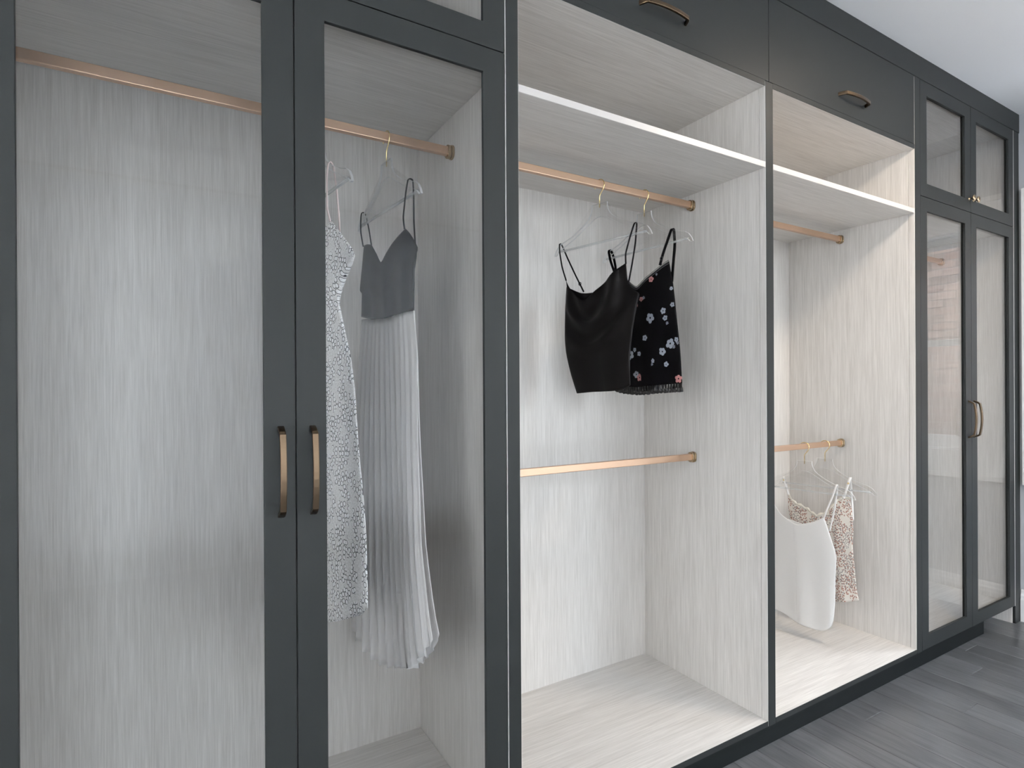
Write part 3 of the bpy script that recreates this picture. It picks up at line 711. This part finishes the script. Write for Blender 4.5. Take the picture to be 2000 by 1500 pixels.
# --- black camisole with flower print and lace edges
g = garment('camisole', 'black flower-print camisole with lace neckline and hem on upper rail', 'camisole', FC2)
hem = [(-0.150, 1.296), (-0.103, 1.288), (-0.033, 1.283), (0.057, 1.290), (0.168, 1.296)]
rig = [(0.168, 1.296), (0.160, 1.413), (0.146, 1.529), (0.139, 1.590), (0.128, 1.664), (0.114, 1.734)]
lef = [(-0.150, 1.296), (-0.152, 1.41), (-0.146, 1.53), (-0.160, 1.60), (-0.158, 1.68), (-0.154, 1.740)]
nek = [(-0.154, 1.740), (-0.118, 1.716), (-0.082, 1.694), (-0.031, 1.660), (0.019, 1.690), (0.083, 1.722), (0.114, 1.734)]
def w_c2(s, t): return (0.008*lens(s, 0.75) + 0.005*math.sin(s*13+0.4)*lens(s)*(1-0.6*t), 0)
GC2 = coons(G2(hem), G2(nek), G2(lef), G2(rig), 34, 36)
bm = bmesh.new(); sheet(bm, FC2, GC2, w_c2)
nekb = [(-0.152, 1.66), (-0.05, 1.645), (0.05, 1.645), (0.130, 1.655)]
sheet(bm, FC2, coons(G2(hem), G2(nekb), G2(lef[:-2]+[(-0.152, 1.66)]), G2(rig[:-2]+[(0.130, 1.655)]), 26, 26), lambda s, t: (-0.020*lens(s, 0.75), 0))
cloth('print_body', bm, M_BFLO, g)
# ladder-lace band along the neckline and frilled lace hem
bm = bmesh.new(); N = resample(G2(nek), 46)
for k, (o0, o1) in enumerate(((0.000, 0.0022), (0.0060, 0.0080), (0.0118, 0.0138))):
    for i in range(45):
        a, b = N[i], N[i+1]; s0, s1 = i/45, (i+1)/45
        q = [FC2(a.x, a.y-o0+0.004, w_c2(s0, 1)[0]+0.0015), FC2(b.x, b.y-o0+0.004, w_c2(s1, 1)[0]+0.0015), FC2(b.x, b.y-o1+0.004, w_c2(s1, 1)[0]+0.0015), FC2(a.x, a.y-o1+0.004, w_c2(s0, 1)[0]+0.0015)]
        bm.faces.new([bm.verts.new(p) for p in q])
cloth('neckline_lace', bm, plain('grey_lace_thread', (0.10, 0.10, 0.105), 0.5), g, 0.0008)
Hm = resample(G2(hem), 91)
bm = bmesh.new()
for sg, wf in ((1, lambda s: w_c2(s, 0)[0]), (-1, lambda s: -0.020*lens(s, 0.75))):
    prev = None
    for i in range(91):
        s = i/90; p = Hm[i]; fz = 0.0035*math.sin(i*1.9)*sg; sc_ = 0.004*abs(math.sin(i*0.55))
        cur = [bm.verts.new(FC2(p.x, p.y+0.002, wf(s))), bm.verts.new(FC2(p.x+0.0005, p.y-0.015, wf(s)+fz)), bm.verts.new(FC2(p.x+0.001, p.y-0.027-sc_, wf(s)+fz*1.4))]
        if prev:
            for r in range(2):
                if r == 1 or i % 3: bm.faces.new((prev[r], cur[r], cur[r+1], prev[r+1]))
        prev = cur
cloth('hem_lace', bm, M_BLAC, g, 0.0008)
def flower(root, fr, u, z, r, mat, wf, G, kind):
    bm = bmesh.new()
    # surface offset: nearest grid sample
    best = min(((gp.x-u)**2+(gp.y-z)**2, i/(len(G[0])-1), j/(len(G)-1)) for j, row in enumerate(G) for i, gp in enumerate(row))
    w0 = wf(best[1], best[2])[0] + 0.0022
    n = 5 if r > 0.007 else 6; a0 = random.random()*6
    for k in range(n):
        a = a0 + 2*PI*k/n; L = r*(0.85+0.3*random.random()); wd = r*(0.42 if r > 0.007 else 0.2)
        c = Vector((math.cos(a), math.sin(a))); p = Vector((-c.y, c.x)); pr_ = []
        for i in range(9):
            t = 2*PI*i/9; q = c*(L*0.58 + L*0.42*math.cos(t)) + p*(wd*math.sin(t)); pr_.append(bm.verts.new(fr(u+q.x, z+q.y, w0 + 0.0004*k/n)))
        bm.faces.new(pr_)
    o = into(finish('printed_flower', bm, mat, None, False), root)
    s = o.modifiers.new('thickness', 'SOLIDIFY'); s.thickness = 0.0003
    return o
FL_ = [(0.038, 1.680, 9, 'p'), (-0.006, 1.612, 7, 'p'), (0.006, 1.616, 5, 'w'), (-0.035, 1.593, 9, 'p'), (0.036, 1.538, 14, 'w'), (0.09, 1.558, 9, 'w'), (0.099, 1.531, 8, 'w'), (0.126, 1.634, 6, 'w'), (0.012, 1.466, 9, 'w'), (-0.067, 1.407, 14, 'w'), (-0.02, 1.409, 7, 'w'), (-0.045, 1.425, 6, 'w'),
       (0.121, 1.438, 14, 'w'), (0.147, 1.45, 7, 'w'), (0.087, 1.411, 12, 'w'), (0.048, 1.379, 6, 'w'), (0.044, 1.366, 4, 'w'), (0.102, 1.364, 8, 'w'), (-0.037, 1.331, 11, 'w'), (-0.019, 1.319, 10, 'p'), (0.156, 1.312, 11, 'p'), (0.130, 1.576, 7, 'w'), (0.062, 1.694, 4, 'w'), (0.108, 1.512, 5, 'w'), (0.137, 1.425, 5, 'w'), (0.152, 1.438, 5, 'w'), (-0.048, 1.575, 6, 'w')]
for u, z, r, c in FL_: flower(g, FC2, u, z, r*0.00135, M_FL_W if c == 'w' else M_FL_P, w_c2, GC2, c)
strap(g, FC2, [(0.086, 1.722, 0.016), (0.098, 1.762, 0.013), (0.120, 1.815, 0.010), (0.1295, 1.842, 0.006), (0.1300, 1.8460, 0), (0.1305, 1.840, -0.007), (0.130, 1.79, -0.012), (0.121, 1.73, -0.015), (0.116, 1.66, -0.012)], 0.011, M_BFLO)
strap(g, FC2, [(-0.152, 1.738, 0.002), (-0.165, 1.785, 0.010), (-0.176, 1.822, 0.008), (-0.1780, 1.8310, 0.003), (-0.1780, 1.8310, -0.003), (-0.172, 1.815, -0.009), (-0.162, 1.765, -0.014), (-0.150, 1.66, -0.012)], 0.011, M_BFLO)
ringbit(g, FC2, 0.131, 1.800, -0.013, M_BLAC); ringbit(g, FC2, 0.093, 1.745, 0.016, M_BLAC)

# --- plain white satin camisole on the lower rail
g = garment('camisole', 'plain white satin camisole with thin straps on lower rail', 'camisole', FW)
hem = [(-0.165, 0.232), (-0.141, 0.213), (-0.108, 0.208), (-0.045, 0.184), (0.039, 0.172), (0.085, 0.178), (0.112, 0.205), (0.123, 0.237)]
rig = [(0.123, 0.237), (0.130, 0.317), (0.132, 0.417), (0.136, 0.524), (0.121, 0.582), (0.100, 0.647), (0.085, 0.691)]
lef = [(-0.165, 0.232), (-0.17, 0.33), (-0.165, 0.43), (-0.168, 0.53), (-0.160, 0.60), (-0.152, 0.66), (-0.146, 0.722)]
nek = [(-0.146, 0.722), (-0.120, 0.690), (-0.098, 0.669), (-0.031, 0.641), (0.041, 0.664), (0.085, 0.691)]
def w_w(s, t): return (0.012*lens(s, 0.7) + 0.005*math.sin(s*16)*lens(s)*(1-0.85*t) - (0.0016*math.exp(-((s-0.44)/0.012)**2)), 0)
bm = bmesh.new(); sheet(bm, FW, coons(G2(hem), G2(nek), G2(lef), G2(rig), 48, 40), w_w)
nekb = [(-0.152, 0.66), (-0.05, 0.645), (0.03, 0.63), (0.105, 0.630)]
sheet(bm, FW, coons(G2(hem), G2(nekb), G2(lef[:-2]+[(-0.152, 0.66)]), G2(rig[:-2]+[(0.105, 0.630)]), 30, 30), lambda s, t: (-0.022*lens(s, 0.7), 0))
cloth('satin_body', bm, M_WSAT, g)
strap(g, FW, [(0.086, 0.688, 0.001), (0.100, 0.724, 0.011), (0.125, 0.79, 0.010), (0.1390, 0.838, 0.006), (0.1400, 0.8450, 0), (0.1400, 0.838, -0.007), (0.130, 0.77, -0.012), (0.118, 0.70, -0.015), (0.104, 0.632, -0.010)], 0.007, M_STRAPW)
strap(g, FW, [(-0.146, 0.719, 0.001), (-0.158, 0.765, 0.010), (-0.171, 0.820, 0.009), (-0.1740, 0.8335, 0.003), (-0.1740, 0.8335, -0.003), (-0.168, 0.810, -0.010), (-0.160, 0.74, -0.015), (-0.150, 0.662, -0.010)], 0.007, M_STRAPW)
bm = bmesh.new()      # care label showing inside through the cloth, and the centre seam
Sm = coons(G2(hem), G2(nek), G2(lef), G2(rig), 48, 40)
pts = [FW(Sm[j][21].x, Sm[j][21].y, w_w(21/47, j/39)[0]+0.0006) for j in range(40)]
sweep(bm, pts, circ(0.0006, 5), side=FW.u); bmesh.ops.recalc_face_normals(bm, faces=bm.faces)
into(finish('centre_seam', bm, M_WSAT, None, True), g)

# --- cream speckled camisole behind it
g = garment('camisole', 'cream camisole speckled rust and grey with lace edging on lower rail', 'camisole', FF)
hem = [(-0.150, 0.262), (-0.05, 0.262), (0.043, 0.267), (0.090, 0.277), (0.142, 0.297)]
rig = [(0.142, 0.297), (0.133, 0.345), (0.123, 0.464), (0.117, 0.542), (0.120, 0.605), (0.117, 0.684), (0.107, 0.758)]
lef = [(-0.150, 0.262), (-0.155, 0.40), (-0.150, 0.52), (-0.160, 0.62), (-0.170, 0.68), (-0.169, 0.741)]
nek = [(-0.169, 0.741), (-0.141, 0.707), (-0.073, 0.679), (-0.035, 0.657), (0.011, 0.683), (0.049, 0.734), (0.078, 0.758), (0.107, 0.758)]
def w_f(s, t): return (0.009*lens(s, 0.75) + 0.006*math.sin(s*18)*lens(s)*(1-0.7*t), 0)
bm = bmesh.new(); sheet(bm, FF, coons(G2(hem), G2(nek), G2(lef), G2(rig), 36, 36), w_f)
nekb = [(-0.160, 0.66), (-0.05, 0.63), (0.03, 0.635), (0.117, 0.66)]
sheet(bm, FF, coons(G2(hem), G2(nekb), G2(lef[:-2]+[(-0.160, 0.66)]), G2(rig[:-2]+[(0.117, 0.66)]), 26, 26), lambda s, t: (-0.020*lens(s, 0.75), 0))
cloth('speckled_body', bm, M_SPEC, g)
bm = bmesh.new(); N = resample(G2(nek), 80)      # scalloped cream lace standing above the neckline
for i in range(79):
    s0, s1 = i/79, (i+1)/79; h0 = 0.006+0.008*abs(math.sin(i*0.42)); h1 = 0.006+0.008*abs(math.sin((i+1)*0.42))
    a, b = N[i], N[i+1]; f0 = 0.002*math.sin(i*1.3); f1 = 0.002*math.sin((i+1)*1.3)
    bm.faces.new([bm.verts.new(p) for p in (FF(a.x, a.y-0.003, w_f(s0, 1)[0]+0.001), FF(b.x, b.y-0.003, w_f(s1, 1)[0]+0.001), FF(b.x, b.y+h1, w_f(s1, 1)[0]+f1), FF(a.x, a.y+h0, w_f(s0, 1)[0]+f0))])
cloth('lace_edging', bm, fabric('cream_lace', (0.82, 0.78, 0.70), 0.7, 0.1, 0.3, 0.2), g, 0.0006)
strap(g, FF, [(0.082, 0.760, 0.012), (0.092, 0.79, 0.011), (0.105, 0.840, 0.008), (0.1090, 0.8570, 0.003), (0.1090, 0.8570, -0.003), (0.106, 0.835, -0.010), (0.110, 0.75, -0.014), (0.116, 0.66, -0.006)], 0.011, M_STRAPW)
strap(g, FF, [(-0.169, 0.741, 0.002), (-0.180, 0.785, 0.009), (-0.191, 0.824, 0.006), (-0.1920, 0.8275, 0.002), (-0.1920, 0.8275, -0.002), (-0.186, 0.80, -0.009), (-0.172, 0.72, -0.012), (-0.160, 0.66, -0.006)], 0.009, M_STRAPW)
for u_, z_ in ((0.1035, 0.832), (-0.1885, 0.815)):
    bm = bmesh.new(); lathe(bm, [(0, 0.0045), (0.0012, 0.0045), (0.0018, 0.003)], FF(u_, z_, 0.010), FF.w, 14)
    into(finish('strap_slider', bm, M_GOLD, None, False), g)

# --- dress with black bodice and pleated white skirt
g = garment('dress', 'long dress with black bodice and pleated white chiffon skirt', 'dress', FB)
hem = [(-0.195, 1.506), (-0.087, 1.487), (0.011, 1.480), (0.100, 1.483), (0.167, 1.488)]
lef = [(-0.195, 1.506), (-0.191, 1.55), (-0.190, 1.578), (-0.206, 1.589), (-0.196, 1.630), (-0.186, 1.666), (-0.171, 1.721)]
rig = [(0.167, 1.488), (0.169, 1.54), (0.171, 1.587), (0.183, 1.622), (0.192, 1.642), (0.170, 1.668), (0.146, 1.690), (0.124, 1.706)]
nek = [(-0.171, 1.721), (-0.128, 1.716), (-0.084, 1.704), (-0.045, 1.672), (-0.011, 1.640), (0.025, 1.660), (0.059, 1.679), (0.092, 1.694), (0.124, 1.706)]
def w_b(s, t): return (0.014*lens(s, 0.7)*(0.8+0.2*t) + 0.003*math.sin(s*20)*lens(s)*(1-t) + 0.009*math.exp(-((t-0.55)/0.25)**2)*(math.exp(-((s-0.28)/0.14)**2)+math.exp(-((s-0.74)/0.13)**2)), 0)
bm = bmesh.new(); sheet(bm, FB, coons(G2(hem), G2(nek), G2(lef), G2(rig), 40, 26), w_b)
nekb = [(-0.186, 1.666), (-0.05, 1.650), (0.06, 1.650), (0.185, 1.640)]
sheet(bm, FB, coons(G2(hem), G2(nekb), G2(lef[:-1]), G2(rig[:4]+[(0.185, 1.640)]), 30, 20), lambda s, t: (-0.022*lens(s, 0.7), 0))
bod = cloth('bodice', bm, M_BODI, g, 0.0016)
# skirt: accordion pleats flaring towards a stepped hem
hem = [(-0.262, 0.520), (-0.19, 0.505), (-0.114, 0.490), (-0.06, 0.486), (0.0, 0.492), (0.094, 0.528), (0.174, 0.560), (0.236, 0.612), (0.285, 0.672)]
lef = [(-0.262, 0.520), (-0.255, 0.75), (-0.245, 1.05), (-0.226, 1.34), (-0.194, 1.498)]
rig = [(0.285, 0.672), (0.262, 0.735), (0.242, 0.805), (0.221, 0.888), (0.210, 0.998), (0.194, 1.160), (0.186, 1.359), (0.167, 1.484)]
top = [(-0.194, 1.498), (-0.087, 1.489), (0.011, 1.483), (0.100, 1.486), (0.167, 1.484)]
NP = 13
def w_sk(s, t):
    a = (1-t); ph = s*NP + 0.22*math.sin(5*s+2.1*a) - 0.5*a*s; fr_ = ph - math.floor(ph)
    saw = (fr_/0.72 if fr_ < 0.72 else (1-fr_)/0.28)
    amp = 0.007 + 0.026*a
    return (0.010*lens(s, 0.6)*(1-0.6*t) - 0.003*t + amp*(saw-0.5)*(1-0.5*t)*min(1, 6*s, 6*(1-s)) + 0.012*a*math.sin(s*7+1), (-0.010*a*(saw-0.5)) if fr_ > 0.72 else 0.0)
def hemstep(s):
    ph = s*NP + 0.22*math.sin(5*s+2.1) - 0.5*s; f_ = ph-math.floor(ph); return 0.010*(f_-0.5)
GS = coons(G2(hem), G2(top), G2(lef), G2(rig), 13*14+1, 34)
for j in range(4):
    for i in range(len(GS[0])): GS[j][i].y += hemstep(i/(len(GS[0])-1))*(1-j/4)
bm = bmesh.new(); sheet(bm, FB, GS, w_sk)
def w_skb(s, t):
    x_ = w_sk(s*0.97+0.02, t); return (-0.020*lens(s, 0.6) - x_[0]*0.3, 0)
sheet(bm, FB, coons(G2([(a, b+0.012) for a, b in hem]), G2(top), G2([(lef[0][0], lef[0][1]+0.012)]+lef[1:]), G2([(rig[0][0], rig[0][1]+0.012)]+rig[1:]), 100, 20), w_skb)
cloth('pleated_skirt', bm, M_CHIF, g, 0.0008)
strap(g, FB, [(0.124, 1.704, 0.004), (0.130, 1.735, 0.010), (0.143, 1.795, 0.009), (0.1500, 1.8265, 0.006), (0.1510, 1.8310, 0), (0.1515, 1.827, -0.007), (0.150, 1.79, -0.010), (0.145, 1.72, -0.013), (0.140, 1.652, -0.020)], 0.0055, M_BODI)
strap(g, FB, [(-0.168, 1.718, 0.004), (-0.172, 1.762, 0.010), (-0.176, 1.808, 0.008), (-0.1770, 1.8225, 0.005), (-0.1770, 1.8250, 0), (-0.174, 1.818, -0.007), (-0.160, 1.772, -0.011), (-0.150, 1.72, -0.015), (-0.142, 1.662, -0.020)], 0.0055, M_BODI)

# --- white lace dress
g = garment('dress', 'white lace dress with dark outlined petals behind the door stile', 'dress', FL)
hem = [(-0.262, 0.640), (-0.15, 0.648), (-0.05, 0.660), (0.037, 0.676), (0.13, 0.705), (0.225, 0.745), (0.286, 0.785)]
rig = [(0.286, 0.785), (0.284, 0.851), (0.278, 0.949), (0.266, 1.026), (0.240, 1.145), (0.221, 1.275), (0.199, 1.354), (0.176, 1.400), (0.142, 1.463), (0.124, 1.512), (0.168, 1.562), (0.222, 1.600), (0.161, 1.653), (0.112, 1.690), (0.085, 1.712)]
lef = [(-0.262, 0.640), (-0.262, 0.85), (-0.25, 1.03), (-0.22, 1.27), (-0.15, 1.46), (-0.13, 1.52), (-0.18, 1.60), (-0.16, 1.66), (-0.105, 1.715)]
nek = [(-0.105, 1.715), (-0.07, 1.690), (-0.01, 1.676), (0.04, 1.690), (0.085, 1.712)]
def w_l(s, t): return (0.012*lens(s, 0.7) + 0.009*math.sin(s*10+0.5)*lens(s)*(1-t), 0)
bm = bmesh.new(); sheet(bm, FL, coons(G2(hem), G2(nek), G2(lef), G2(rig), 40, 60), w_l)
sheet(bm, FL, coons(G2(hem), G2([(-0.16, 1.66), (0, 1.63), (0.161, 1.653)]), G2(lef[:-1]), G2(rig[:-2]), 30, 50), lambda s, t: (-0.020*lens(s, 0.7), 0))
cloth('lace_body', bm, M_LACE, g, 0.0015)
strap(g, FL, [(0.085, 1.708, 0.004), (0.083, 1.745, 0.011), (0.080, 1.815, 0.010), (0.0785, 1.8540, 0.006), (0.0785, 1.8625, 0), (0.080, 1.852, -0.007), (0.088, 1.79, -0.012), (0.093, 1.72, -0.016), (0.10, 1.645, -0.016)], 0.007, M_PINKST)
strap(g, FL, [(-0.105, 1.710, 0.004), (-0.10, 1.75, 0.011), (-0.092, 1.815, 0.010), (-0.0900, 1.8470, 0.006), (-0.0900, 1.8555, 0), (-0.092, 1.845, -0.007), (-0.10, 1.78, -0.012), (-0.11, 1.72, -0.016), (-0.11, 1.645, -0.016)], 0.007, M_PINKST)
